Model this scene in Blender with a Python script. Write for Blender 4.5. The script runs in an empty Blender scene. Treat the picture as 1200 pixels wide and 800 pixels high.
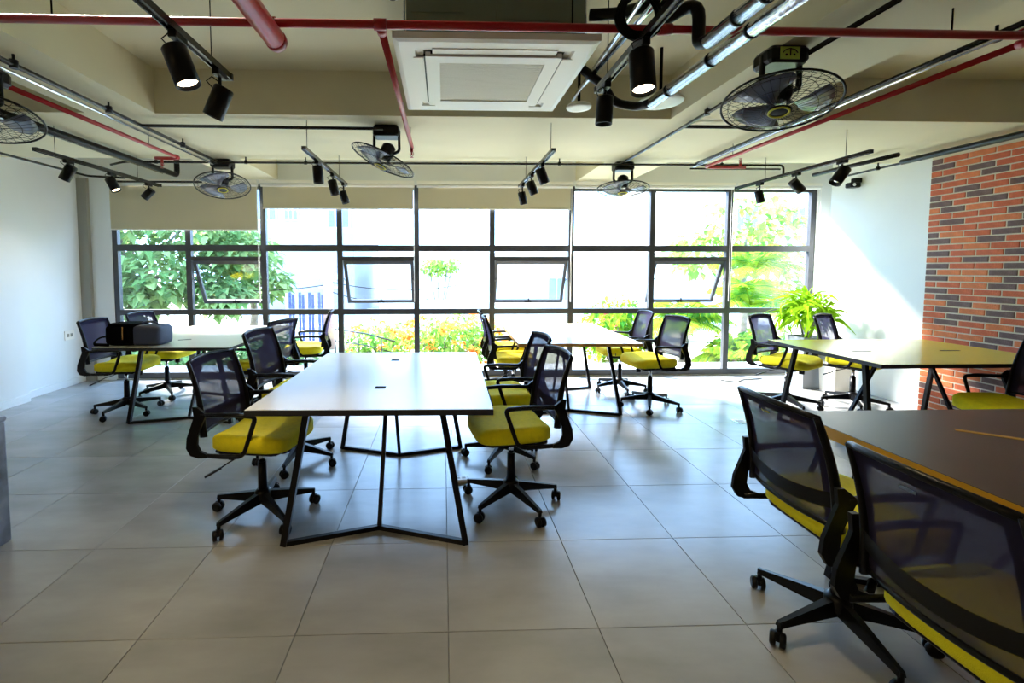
import bpy, math, random
from mathutils import Vector, Matrix
random.seed(7)
sc = bpy.context.scene
COL = sc.collection
PI = math.pi
def R(d): return math.radians(d)

# ------------------------------------------------------------------ camera, sky, sun, exposure
cam_d = bpy.data.cameras.new('camera'); cam = bpy.data.objects.new('camera', cam_d); COL.objects.link(cam)
cam.location = (0, 0, 1.429)
cam.rotation_euler = (PI/2 - 0.06028, 0, -0.0325)
cam_d.sensor_width = 36; cam_d.lens = 543.77/1200*36
cam_d.shift_x = 0.0524; cam_d.shift_y = -0.04366
cam_d.clip_start = 0.05; cam_d.clip_end = 400
sc.camera = cam
w = bpy.data.worlds.new('sky'); sc.world = w; w.use_nodes = True
bg = w.node_tree.nodes['Background']
bg.inputs[0].default_value = (0.36, 0.62, 1.0, 1); bg.inputs[1].default_value = 4.6
sun_d = bpy.data.lights.new('sun', 'SUN'); sun = bpy.data.objects.new('sun', sun_d); COL.objects.link(sun)
sun.rotation_euler = Vector((0.62, -0.50, -0.62)).to_track_quat('-Z', 'Y').to_euler()
sun_d.energy = 16.0; sun_d.angle = R(14); sun_d.color = (1.0, 0.95, 0.86)
def area(name, loc, size, e, col, rot=(0, 0, 0)):
    d = bpy.data.lights.new(name, 'AREA'); d.energy = e; d.color = col; d.shape = 'RECTANGLE'; d.size, d.size_y = size
    o = bpy.data.objects.new(name, d); o.location = loc; o.rotation_euler = rot; COL.objects.link(o)
# warm fill lights added under the rear ceiling, unseen behind the camera
area('rear_fill_light', (-2.6, -0.9, 2.5), (1.2, 1.2), 13, (1.0, 0.74, 0.38))
area('rear_fill_light', (2.4, -1.2, 2.5), (1.2, 1.2), 2, (1.0, 0.84, 0.60))
sc.view_settings.view_transform = 'Standard'
sc.view_settings.look = 'None'
sc.view_settings.gamma = 1
sc.view_settings.use_curve_mapping = False
sc.view_settings.exposure = 1.62
sc.cycles.max_bounces = 10; sc.cycles.diffuse_bounces = 5; sc.cycles.glossy_bounces = 4; sc.cycles.transparent_max_bounces = 24
sc.cycles.sample_clamp_indirect = 8
sc.cycles.use_denoising = True
sc.cycles.caustics_reflective = False; sc.cycles.caustics_refractive = False

# ------------------------------------------------------------------ materials
def mat(name, col, rough=0.5, metal=0.0, var=0.0, scale=6, bump=0.0, bscale=60, spec=None, emit=None, coat=0):
    m = bpy.data.materials.new(name); m.use_nodes = True
    nt = m.node_tree; b = nt.nodes['Principled BSDF']
    b.inputs['Base Color'].default_value = (*col, 1); b.inputs['Roughness'].default_value = rough
    b.inputs['Metallic'].default_value = metal
    if spec is not None: b.inputs['Specular IOR Level'].default_value = spec
    if coat: b.inputs['Coat Weight'].default_value = coat
    if emit: b.inputs['Emission Color'].default_value = (*emit[0], 1); b.inputs['Emission Strength'].default_value = emit[1]
    tc = nt.nodes.new('ShaderNodeTexCoord')
    if var:
        n = nt.nodes.new('ShaderNodeTexNoise'); n.inputs['Scale'].default_value = scale; n.inputs['Detail'].default_value = 5
        r = nt.nodes.new('ShaderNodeValToRGB')
        r.color_ramp.elements[0].position = .3; r.color_ramp.elements[1].position = .7
        r.color_ramp.elements[0].color = (*[c*(1-var) for c in col], 1)
        r.color_ramp.elements[1].color = (*[min(1, c*(1+var)) for c in col], 1)
        nt.links.new(tc.outputs['Object'], n.inputs['Vector'])
        nt.links.new(n.outputs['Fac'], r.inputs['Fac']); nt.links.new(r.outputs['Color'], b.inputs['Base Color'])
    if bump:
        n = nt.nodes.new('ShaderNodeTexNoise'); n.inputs['Scale'].default_value = bscale
        bp = nt.nodes.new('ShaderNodeBump'); bp.inputs['Strength'].default_value = bump; bp.inputs['Distance'].default_value = .01
        nt.links.new(tc.outputs['Object'], n.inputs['Vector'])
        nt.links.new(n.outputs['Fac'], bp.inputs['Height']); nt.links.new(bp.outputs['Normal'], b.inputs['Normal'])
    return m

def tile_material():
    m = bpy.data.materials.new('porcelain_tile'); m.use_nodes = True
    nt = m.node_tree; b = nt.nodes['Principled BSDF']
    g = nt.nodes.new('ShaderNodeNewGeometry'); oi = nt.nodes.new('ShaderNodeObjectInfo')
    n = nt.nodes.new('ShaderNodeTexNoise'); n.inputs['Scale'].default_value = 2.2; n.inputs['Detail'].default_value = 5; n.inputs['Roughness'].default_value = .55
    mp = nt.nodes.new('ShaderNodeMapping'); mp.inputs['Scale'].default_value = (.7, 1.6, 1)
    off = nt.nodes.new('ShaderNodeVectorMath'); off.operation = 'ADD'
    sc_ = nt.nodes.new('ShaderNodeMath'); sc_.operation = 'MULTIPLY'; sc_.inputs[1].default_value = 30
    nt.links.new(oi.outputs['Random'], sc_.inputs[0])
    nt.links.new(g.outputs['Position'], off.inputs[0]); nt.links.new(sc_.outputs[0], off.inputs[1])
    nt.links.new(off.outputs[0], mp.inputs['Vector']); nt.links.new(mp.outputs[0], n.inputs['Vector'])
    r = nt.nodes.new('ShaderNodeValToRGB')
    r.color_ramp.elements[0].position = .2; r.color_ramp.elements[0].color = (.225, .225, .225, 1)
    r.color_ramp.elements[1].position = .72; r.color_ramp.elements[1].color = (.37, .37, .37, 1)
    nt.links.new(n.outputs['Fac'], r.inputs['Fac'])
    mx = nt.nodes.new('ShaderNodeMixRGB'); mx.blend_type = 'MULTIPLY'; mx.inputs[0].default_value = 1
    rr = nt.nodes.new('ShaderNodeMapRange'); rr.inputs['To Min'].default_value = .93; rr.inputs['To Max'].default_value = 1.05
    nt.links.new(oi.outputs['Random'], rr.inputs['Value'])
    nt.links.new(r.outputs['Color'], mx.inputs[1]); nt.links.new(rr.outputs[0], mx.inputs[2])
    nt.links.new(mx.outputs[0], b.inputs['Base Color'])
    rg = nt.nodes.new('ShaderNodeMapRange'); rg.inputs['To Min'].default_value = .20; rg.inputs['To Max'].default_value = .27
    nt.links.new(n.outputs['Fac'], rg.inputs['Value']); nt.links.new(rg.outputs[0], b.inputs['Roughness'])
    return m

def glass_material():
    m = bpy.data.materials.new('window_glass'); m.use_nodes = True
    nt = m.node_tree; nt.nodes.clear()
    o = nt.nodes.new('ShaderNodeOutputMaterial'); mix = nt.nodes.new('ShaderNodeMixShader')
    t = nt.nodes.new('ShaderNodeBsdfTransparent'); t.inputs[0].default_value = (.94, .95, .96, 1)
    g = nt.nodes.new('ShaderNodeBsdfGlossy'); g.inputs['Roughness'].default_value = .01
    f = nt.nodes.new('ShaderNodeLayerWeight'); f.inputs[0].default_value = .5
    pw = nt.nodes.new('ShaderNodeMath'); pw.operation = 'POWER'; pw.inputs[1].default_value = 5
    mr = nt.nodes.new('ShaderNodeMapRange'); mr.inputs['To Min'].default_value = .04; mr.inputs['To Max'].default_value = .8
    nt.links.new(f.outputs['Facing'], pw.inputs[0]); nt.links.new(pw.outputs[0], mr.inputs['Value'])
    nt.links.new(mr.outputs[0], mix.inputs[0]); nt.links.new(t.outputs[0], mix.inputs[1]); nt.links.new(g.outputs[0], mix.inputs[2])
    nt.links.new(mix.outputs[0], o.inputs[0]); return m

def see_through(name, col, alpha, trans=.35):
    # woven fabric: thread (diffuse and translucent) with open holes between the threads
    m = bpy.data.materials.new(name); m.use_nodes = True
    nt = m.node_tree; nt.nodes.clear()
    o = nt.nodes.new('ShaderNodeOutputMaterial'); mix = nt.nodes.new('ShaderNodeMixShader'); mix.inputs[0].default_value = alpha
    t = nt.nodes.new('ShaderNodeBsdfTransparent')
    d = nt.nodes.new('ShaderNodeBsdfDiffuse'); d.inputs[0].default_value = (*col, 1)
    l = nt.nodes.new('ShaderNodeBsdfTranslucent'); l.inputs[0].default_value = (*col, 1)
    m2 = nt.nodes.new('ShaderNodeMixShader'); m2.inputs[0].default_value = trans
    nt.links.new(d.outputs[0], m2.inputs[1]); nt.links.new(l.outputs[0], m2.inputs[2])
    nt.links.new(t.outputs[0], mix.inputs[1]); nt.links.new(m2.outputs[0], mix.inputs[2])
    nt.links.new(mix.outputs[0], o.inputs[0]); return m

def leaf_material(name, c1, c2, trans=.5):
    m = bpy.data.materials.new(name); m.use_nodes = True
    nt = m.node_tree; nt.nodes.clear()
    o = nt.nodes.new('ShaderNodeOutputMaterial'); mix = nt.nodes.new('ShaderNodeMixShader'); mix.inputs[0].default_value = trans
    g = nt.nodes.new('ShaderNodeNewGeometry'); r = nt.nodes.new('ShaderNodeValToRGB')
    r.color_ramp.elements[0].color = (*c1, 1); r.color_ramp.elements[1].color = (*c2, 1)
    nt.links.new(g.outputs['Random Per Island'], r.inputs['Fac'])
    d = nt.nodes.new('ShaderNodeBsdfDiffuse'); l = nt.nodes.new('ShaderNodeBsdfTranslucent')
    nt.links.new(r.outputs[0], d.inputs[0]); nt.links.new(r.outputs[0], l.inputs[0])
    nt.links.new(d.outputs[0], mix.inputs[1]); nt.links.new(l.outputs[0], mix.inputs[2])
    nt.links.new(mix.outputs[0], o.inputs[0]); return m

M = dict(
    tile=tile_material(), glass=glass_material(),
    grout=mat('grout', (.17, .17, .17), .9),
    wall=mat('white_paint', (.78, .80, .79), .6, var=.02, scale=2, bump=.05),
    ceil=mat('ceiling_paint', (.74, .68, .48), .7, var=.03, scale=2, bump=.05),
    beamside=mat('beam_paint', (.44, .41, .29), .75, var=.04, scale=3),
    rear=mat('dark_rear_wall', (.16, .13, .10), .6, var=.1),  # unseen wall, coloured dark to cut the light bounced onto the beam faces
    trim=mat('grey_trim', (.30, .29, .25), .5),
    alu=mat('grey_aluminium', (.055, .058, .066), .4, .2),
    white=mat('white_plastic', (.90, .88, .82), .35),
    acgrey=mat('ac_grille', (.80, .76, .66), .6, bump=.2, bscale=200),
    acbody=mat('ac_galvanised_body', (.20, .24, .20), .5, .2),
    blind=None,
    black=mat('black_plastic', (.004, .004, .005), .33, spec=.22),
    blacks=mat('black_satin_metal', (.003, .003, .005), .32, spec=.25),
    track=mat('track_black', (.012, .012, .015), .25, .2),
    chrome=mat('chrome', (.75, .76, .80), .15, 1),
    silver=mat('aluminium_foil_jacket', (.62, .65, .72), .18, 1, bump=.25, bscale=40),
    red=mat('red_pipe_paint', (.42, .004, .010), .3, coat=.1),
    seat=mat('yellow_fabric', (.93, .80, .004), .85, var=.06, scale=40, bump=.3, bscale=400),
    mesh=see_through('black_mesh_fabric', (.050, .046, .095), .88, .5),
    meshb=see_through('black_mesh_border', (.035, .032, .065), .98, .4),
    laminate=mat('pale_laminate', (.72, .66, .52), .22, var=.03, scale=3),
    laminate_y=mat('straw_laminate', (.86, .66, .06), .2, var=.03, scale=3),
    laminate_d=mat('dark_walnut_laminate', (.060, .046, .040), .30, var=.15, scale=3),
    edge_b=mat('black_edge_band', (.015, .015, .018), .4),
    edge_o=mat('orange_edge_band', (.72, .36, .02), .4),
    edge_w=mat('wood_edge_band', (.62, .34, .08), .5, var=.1, scale=20),
    mortar=mat('mortar', (.72, .66, .52), .9, bump=.3),
    brick_r=mat('red_brick', (.60, .135, .055), .8, var=.12, scale=25, bump=.4, bscale=90),
    brick_o=mat('orange_brick', (.70, .20, .07), .8, var=.12, scale=25, bump=.4, bscale=90),
    brick_d=mat('dark_brick', (.17, .10, .09), .8, var=.2, scale=25, bump=.4, bscale=90),
    lamp=mat('lamp_face', (1, .9, .7), .4, emit=((1, .80, .50), 9)),
    blade=mat('fan_blade', (.10, .11, .17), .3, coat=.4),
    yellow=mat('yellow_ring', (.75, .70, .05), .4),
    sticker=mat('energy_sticker', (.55, .75, .15), .5),
    pot=mat('grey_planter', (.22, .24, .27), .5),
    bag=mat('black_nylon', (.003, .003, .004), .8, spec=.03, bump=.4, bscale=300),
    bagb=mat('slate_nylon', (.04, .05, .10), .6, bump=.4, bscale=300),
    stone=mat('mottled_grey_laminate', (.17, .19, .24), .5, var=.6, scale=7),
    cable=mat('cable', (.004, .004, .004), .8, spec=.1),
    concrete=mat('outdoor_concrete', (.55, .54, .50), .9, var=.1, scale=.7),
    greyplaster=mat('grey_render', (.30, .30, .33), .9, var=.08, scale=.5),
    plaster=mat('outdoor_plaster', (.80, .78, .74), .9, var=.05, scale=.5),
    earth=mat('garden_soil', (.30, .28, .18), 1, var=.3, scale=1.5),
    roofm=mat('pale_roof', (.62, .55, .50), .8, var=.15, scale=1),
    winout=mat('outdoor_window', (.16, .22, .34), .2),
    bluef=mat('blue_fence_board', (.10, .13, .36), .7, var=.4, scale=9),
    redsh=mat('red_shutter', (.62, .08, .07), .6),
    polec=mat('pole_terracotta', (.50, .30, .27), .8, var=.1),
    bark=mat('bark', (.22, .19, .17), .9, var=.3, scale=8),
    leaf_tree=leaf_material('tree_leaves', (.10, .22, .07), (.34, .46, .18)),
    leaf_palm=leaf_material('palm_leaves', (.05, .22, .03), (.44, .55, .04)),
    leaf_shrub=leaf_material('shrub_leaves', (.12, .35, .06), (.50, .62, .14)),
    leaf_pot=leaf_material('potted_leaves', (.05, .22, .01), (.36, .58, .02), .4),
    flower=leaf_material('orange_petals', (.9, .22, .03), (.95, .50, .12)),
)
def blind_material():
    m = bpy.data.materials.new('roller_blind_fabric'); m.use_nodes = True
    nt = m.node_tree; nt.nodes.clear()
    o = nt.nodes.new('ShaderNodeOutputMaterial'); m2 = nt.nodes.new('ShaderNodeMixShader'); m2.inputs[0].default_value = .06
    d = nt.nodes.new('ShaderNodeBsdfDiffuse'); d.inputs[0].default_value = (.62, .57, .42, 1)
    l = nt.nodes.new('ShaderNodeBsdfTranslucent'); l.inputs[0].default_value = (.62, .57, .42, 1)
    nt.links.new(d.outputs[0], m2.inputs[1]); nt.links.new(l.outputs[0], m2.inputs[2]); nt.links.new(m2.outputs[0], o.inputs[0])
    return m
M['blind'] = blind_material()

# ------------------------------------------------------------------ mesh helpers
class MB:
    def __init__(s): s.v = []; s.f = []; s.sm = []
    def add(s, vs, fs, smooth=False):
        b = len(s.v); s.v += [tuple(p) for p in vs]; s.f += [tuple(i+b for i in f) for f in fs]; s.sm += [smooth]*len(fs); return s
    def box(s, x0, x1, y0, y1, z0, z1, mtx=None):
        vs = [Vector((x, y, z)) for z in (z0, z1) for y in (y0, y1) for x in (x0, x1)]
        if mtx: vs = [mtx @ v for v in vs]
        return s.add(vs, [(0, 2, 3, 1), (4, 5, 7, 6), (0, 1, 5, 4), (2, 6, 7, 3), (0, 4, 6, 2), (1, 3, 7, 5)])
    def rbox(s, x0, x1, y0, y1, z0, z1, r=.005, mtx=None, seg=2):
        # box with rounded vertical edges and a small top/bottom chamfer
        out = []
        def ring(ins, z):
            pts = []
            for cx, cy, a0 in ((x1-r, y1-r, 0), (x0+r, y1-r, 90), (x0+r, y0+r, 180), (x1-r, y0+r, 270)):
                for k in range(seg+1):
                    a = R(a0 + 90*k/seg); q = r-ins
                    pts.append(Vector((cx+q*math.cos(a), cy+q*math.sin(a), z)))
            return pts
        c = min(r*.6, (z1-z0)*.3)
        rings = [ring(c*.8, z0), ring(0, z0+c), ring(0, z1-c), ring(c*.8, z1)]
        n = len(rings[0]); vs = [p for rg in rings for p in rg]
        if mtx: vs = [mtx @ v for v in vs]
        fs = [tuple(range(n-1, -1, -1)), tuple(range(3*n, 4*n))]
        for k in range(3):
            for i in range(n): j = (i+1) % n; fs.append((k*n+i, k*n+j, (k+1)*n+j, (k+1)*n+i))
        return s.add(vs, fs)
    def tube(s, pts, r, n=8, closed=False, flat=None, cap=True, up=None):
        # sweep; r is a number or a list; flat=(wide, thick) multiplies the two cross axes
        pts = [Vector(p) for p in pts]; m = len(pts)
        rs = r if isinstance(r, (list, tuple)) else [r]*m
        vs = []; fs = []; prev = None
        for i, p in enumerate(pts):
            if closed: t = pts[(i+1) % m]-pts[i-1]
            else: t = pts[min(i+1, m-1)]-pts[max(i-1, 0)]
            t.normalize()
            if up is not None: a = Vector(up)
            elif prev is None: a = Vector((0, 0, 1)) if abs(t.z) < .9 else Vector((1, 0, 0))
            else: a = prev
            b = t.cross(a)
            if b.length < 1e-5: b = t.cross(Vector((0, 1, .1)))
            b.normalize(); a = b.cross(t); a.normalize()
            if up is None: prev = a
            fw, ft = flat if flat else (1, 1)
            for k in range(n):
                th = 2*PI*(k+.5)/n
                vs.append(p + b*(math.cos(th)*rs[i]*fw) + a*(math.sin(th)*rs[i]*ft))
        for i in range(m if closed else m-1):
            j = (i+1) % m
            for k in range(n): l = (k+1) % n; fs.append((i*n+k, i*n+l, j*n+l, j*n+k))
        s.add(vs, fs, n > 4)
        if cap and not closed:
            b0 = len(s.v)-len(vs)
            s.f += [tuple(b0+k for k in range(n-1, -1, -1)), tuple(b0+(m-1)*n+k for k in range(n))]; s.sm += [False, False]
        return s
    def cyl(s, p0, p1, r, n=16, r2=None): return s.tube([p0, p1], [r, r if r2 is None else r2], n)
    def lathe(s, prof, n=24, mtx=None):
        vs = []; fs = []
        for rr, z in prof:
            for k in range(n): a = 2*PI*k/n; vs.append(Vector((rr*math.cos(a), rr*math.sin(a), z)))
        if mtx: vs = [mtx @ v for v in vs]
        for i in range(len(prof)-1):
            for k in range(n): l = (k+1) % n; fs.append((i*n+k, i*n+l, (i+1)*n+l, (i+1)*n+k))
        s.add(vs, fs, True)
        b0 = len(s.v)-len(vs)
        if prof[0][0] > 1e-4: s.f.append(tuple(b0+k for k in range(n-1, -1, -1))); s.sm.append(False)
        if prof[-1][0] > 1e-4: s.f.append(tuple(b0+(len(prof)-1)*n+k for k in range(n))); s.sm.append(False)
        return s
    def mesh(s, name, m):
        me = bpy.data.meshes.new(name); me.from_pydata(s.v, [], s.f); me.materials.append(m)
        me.polygons.foreach_set('use_smooth', s.sm); me.update(); return me
    def obj(s, name, m, parent=None, loc=None, rot=None):
        o = bpy.data.objects.new(name, s.mesh(name, m)); COL.objects.link(o)
        if parent: o.parent = parent
        if loc is not None: o.location = loc
        if rot is not None: o.rotation_euler = rot
        return o
def inst(name, me, parent=None, loc=(0, 0, 0), rot=(0, 0, 0), scale=None):
    o = bpy.data.objects.new(name, me); COL.objects.link(o); o.location = loc; o.rotation_euler = rot
    if scale: o.scale = scale
    if parent: o.parent = parent
    return o
def thing(name, label, cat, loc=(0, 0, 0), rz=0, group=None):
    o = bpy.data.objects.new(name, None); COL.objects.link(o); o.location = loc; o.rotation_euler = (0, 0, rz)
    o.empty_display_size = .1
    return tag(o, label, cat, group)
def tag(o, label, cat, group=None):
    o['label'] = label; o['category'] = cat
    if group: o['group'] = group
    return o
def struct(o, label, cat='structure'):
    o['kind'] = 'structure'; o['label'] = label; o['category'] = cat; return o
def copy_tree(o, parent=None):
    c = o.copy(); COL.objects.link(c)
    if parent: c.parent = parent
    for ch in list(o.children): copy_tree(ch, c)
    return c
def arc(cx, cy, r, a0, a1, n):
    return [(cx+r*math.cos(R(a0+(a1-a0)*k/n)), cy+r*math.sin(R(a0+(a1-a0)*k/n))) for k in range(n+1)]
def rounded(pts, r, n=4):
    # round the corners of a polyline
    pts = [Vector(p) for p in pts]; out = [pts[0]]
    for i in range(1, len(pts)-1):
        a, b, c = pts[i-1], pts[i], pts[i+1]
        u = (a-b); v = (c-b); d = min(r, u.length*.45, v.length*.45); p = b+u.normalized()*d; q = b+v.normalized()*d
        for k in range(n+1):
            t = k/n; out.append(p*(1-t)**2 + b*2*t*(1-t) + q*t*t)
    out.append(pts[-1]); return out

# ------------------------------------------------------------------ room shell
YW = 6.05          # inner face of the window wall
XL, XR = -4.57, 4.86
ZB, ZS = 2.56, 2.88  # beam soffit, slab
YBACK = -3.0
fl = struct(MB().box(-5.0, 5.3, YBACK, YW+.12, -.15, -.008).obj('floor', M['grout']), 'large grey porcelain floor tiles laid in a grid', 'floor')
TX, TY, T = .0173, 1.748, .6
tm = {}
def tile_mesh(wx, wy):
    k = (round(wx, 3), round(wy, 3))
    if k not in tm:
        g = .0012; c = .0012
        b = MB()
        o = [(g, g), (wx-g, g), (wx-g, wy-g), (g, wy-g)]; i_ = [(g+c, g+c), (wx-g-c, g+c), (wx-g-c, wy-g-c), (g+c, wy-g-c)]
        vs = [(x, y, -.008) for x, y in o] + [(x, y, -c) for x, y in o] + [(x, y, 0) for x, y in i_]
        fs = [(8, 9, 10, 11)]
        for q in range(4):
            n_ = (q+1) % 4; fs += [(q, n_, 4+n_, 4+q), (4+q, 4+n_, 8+n_, 8+q)]
        b.add(vs, fs); tm[k] = b.mesh('tile', M['tile'])
    return tm[k]
rest = MB()
for i in range(-8, 9):
    for j in range(-8, 8):
        x0, x1 = max(TX+i*T, XL), min(TX+(i+1)*T, XR+.3); y0, y1 = max(TY+j*T, YBACK), min(TY+(j+1)*T, YW)
        if x1-x0 < .02 or y1-y0 < .02: continue
        if j >= -2: inst('tile', tile_mesh(x1-x0, y1-y0), fl, (x0, y0, 0))
        else: rest.box(x0+.002, x1-.002, y0+.002, y1-.002, -.008, 0)
ro = rest.obj('tile_field', M['tile'], fl); ro['kind'] = 'stuff'

# ceiling slab, cross beam and lengthwise beams (a coffered soffit)
struct(MB().box(-4.75, 5.3, YBACK, YW+.12, ZS, ZS+.15).obj('ceiling', M['ceil']), 'plain painted concrete slab between the beams', 'ceiling')
struct(MB().box(-4.75, 5.3, 3.53, 4.94, ZB, ZS).obj('beam_cross', M['ceil']), 'broad painted ceiling beam running across the room', 'beam')
struct(MB().box(-4.75, 5.3, YBACK, -1.6, ZB, ZS).obj('beam_rear', M['ceil']), 'painted ceiling beam at the rear of the room', 'beam')
for x0, x1, nm, lb in ((-2.60, -2.10, 'beam_left', 'painted ceiling beam running towards the window beside the left red pipe'),
                   (1.72, 2.40, 'beam_right', 'painted ceiling beam running towards the window that carries the large fan')):
    struct(MB().box(x0, x1, -1.6, 3.53, ZB, ZS).box(x0, x1, 4.94, YW, ZB, ZS).obj(nm, M['ceil']), lb, 'beam')
# side walls
wl = MB().box(-4.75, -4.47, YBACK, 5.09, 0, ZS).box(-4.75, XL, 5.09, YW+.12, 0, ZS).obj('wall_left', M['wall'])
struct(wl, 'smooth white painted side wall with a shallow step', 'wall')
wr = MB().box(XR, 5.3, YBACK, 5.72, 0, ZS).box(5.14, 5.3, 5.72, YW+.12, 0, ZS).obj('wall_right', M['wall'])
struct(wr, 'white side wall between the window and the brick facing', 'wall')
struct(MB().box(-4.75, 5.3, YBACK-.12, YBACK, 0, ZS+.15).obj('wall_rear', M['rear']), 'unseen wall closing the rear of the room, coloured dark to absorb light', 'wall')
# window wall: piers and head
struct(MB().box(-4.75, -4.20, YW, YW+.12, 0, ZS).box(4.95, 5.3, YW, YW+.12, 0, ZS).box(-4.20, 4.95, YW, YW+.12, 2.50, ZS)
       .obj('wall_window', M['wall']), 'white piers and head around the wide window', 'wall')
struct(MB().box(XL, -4.45, YW-.05, YW, 0, ZB).obj('trim_1', M['trim']), 'dark grey vertical strip in the corner beside the window', 'trim')
struct(MB().box(-4.47, -4.458, YBACK, 5.09, 0, .08).box(XL, XL+.012, 5.10, YW-.05, 0, .08).obj('baseboard_left', M['wall']), 'low white skirting along the side wall', 'baseboard')

# brick facing on the right wall
BX = 4.81
bw = struct(MB().box(BX-.004, XR, .9, 4.475, 0, ZB-.02).obj('wall_brick', M['mortar']), 'red and dark brick facing with pale mortar joints', 'wall')
pz, pl = .0594, .215
bmk = {}
def brick_mesh(l, kind):
    k = (round(l, 3), kind)
    if k not in bmk: bmk[k] = MB().rbox(0, .030, 0, l, 0, pz-.012, .003, seg=1).mesh('brick', M[kind])
    return bmk[k]
rest = {'brick_r': MB(), 'brick_d': MB(), 'brick_o': MB()}
rr = random.Random(3)
nrow = int((ZB-.03)/pz)
for r_ in range(nrow):
    z = r_*pz+.005; y = 4.475; first = True; last_d = (r_ % 3 == 0)
    while y > 1.0:
        l = pl/2 if (first and r_ % 2) else pl
        d = rr.random()
        dark = (d < .46) and not (last_d and d > .05)
        kind = 'brick_d' if dark else ('brick_o' if rr.random() < .35 else 'brick_r'); last_d = dark
        y0 = y-l+.011
        if y > 3.62: inst('brick', brick_mesh(l-.011, kind), bw, (BX-.011+rr.uniform(0, .003), y0, z))
        else: rest[kind].box(BX-.009, BX+.02, y0, y, z, z+pz-.012)
        y -= l; first = False
for k, b in rest.items():
    o = b.obj('brick_field', M[k], bw); o['kind'] = 'stuff'

# ------------------------------------------------------------------ window
win = bpy.data.objects.new('window_1', None); COL.objects.link(win)
struct(win, 'wide black aluminium window of nine bays with open awning sashes', 'window')
MX = [-4.17, -3.255, -2.305, -1.335, -.347, .640, 1.680, 2.757, 3.790, 4.915]
F0, F1 = YW+.01, YW+.07
MW = .034
for i, x in enumerate(MX):
    MB().box(x-MW, x+MW, F0, F1, 0, 2.50).obj('mullion', M['alu'], win)
TR = ((.015, .085), (.835, .905), (1.655, 1.735), (2.44, 2.50))
for i in range(9):
    x0, x1 = MX[i]+MW, MX[i+1]-MW
    for z0, z1 in TR: MB().box(x0, x1, F0, F1, z0, z1).obj('transom', M['alu'], win)
    MB().box(x0, x1, F0+.025, F0+.031, .085, .835).obj('pane', M['glass'], win)
    MB().box(x0, x1, F0+.025, F0+.031, 1.735, 2.44).obj('pane', M['glass'], win)
    if i in (1, 3, 5, 7):
        MB().box(x0, x1, F0, F1, 1.535, 1.585).obj('transom', M['alu'], win)
        MB().box(x0, x1, F0+.025, F0+.031, 1.585, 1.655).obj('pane', M['glass'], win)
        h = .625; wd = x1-x0-.012
        mt = Matrix.Translation((0, 0, 0))
        b = MB(); b.box(0, .04, 0, .035, -h, 0).box(wd-.04, wd, 0, .035, -h, 0).box(.04, wd-.04, 0, .035, -.045, 0).box(.04, wd-.04, 0, .035, -h, -h+.045)
        sa = b.obj('awning_sash', M['alu'], win, (x0+.006, F0+.012, 1.53), (R(25), 0, 0))
        MB().box(.035, wd-.035, .014, .020, -h+.04, -.04).obj('pane', M['glass'], sa)
        MB().box(wd/2-.045, wd/2+.045, -.018, 0, -h+.012, -h+.026).box(wd/2-.005, wd/2+.01, -.03, -.01, -h+.02, -h+.08).obj('handle', M['black'], sa)
        for q in (0, 1):
            xx = .01 if q == 0 else wd-.01
            MB().tube([(xx, .0, -.30), (xx, -.11, -.20)], .005, 6).obj('stay', M['black'], sa)
    else:
        MB().box(x0, x1, F0+.025, F0+.031, .905, 1.655).obj('pane', M['glass'], win)
struct(MB().box(-4.2, 4.95, YW-.015, YW+.16, 0, .014).obj('trim_2', M['trim']), 'grey threshold along the foot of the window', 'trim')

# roller blinds
def blind(x0, x1, zb, lab):
    t = thing('roller_blind', lab, 'blind', ((x0+x1)/2, YW-.07, 2.50), 0, 'roller blinds along the window')
    hw = (x1-x0)/2
    MB().cyl((-hw, 0, -.02), (hw, 0, -.02), .022, 14).obj('roller', M['white'], t)
    MB().box(-hw, hw, -.045, -.035, .0, .035).obj('head_rail', M['white'], t)
    if zb < 2.42:
        MB().box(-hw+.015, hw-.015, .019, .0215, zb-2.50, -.02).obj('blind_fabric', M['blind'], t)
        MB().box(-hw+.015, hw-.015, .013, .027, zb-2.515, zb-2.50).obj('bottom_bar', M['white'], t)
    MB().tube([(hw-.006, -.02, -.02), (hw-.006, -.02, -1.5), (hw-.006, .02, -1.5), (hw-.006, .02, -.02)], .0025, 5).obj('pull_chain', M['white'], t)
blind(-4.18, -2.33, 1.93, 'cream roller blind drawn lowest, at the corner by the plain wall')
blind(-2.29, -.365, 2.20, 'cream roller blind drawn part way, next to the lowest drawn blind')
blind(-.33, 1.66, 2.20, 'cream roller blind drawn part way, nearest the centre of the window')
blind(1.70, 3.77, 2.45, 'rolled up roller blind beside the part drawn blinds')
blind(3.81, 4.93, 2.45, 'rolled up roller blind over the bay nearest the potted plant')

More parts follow.
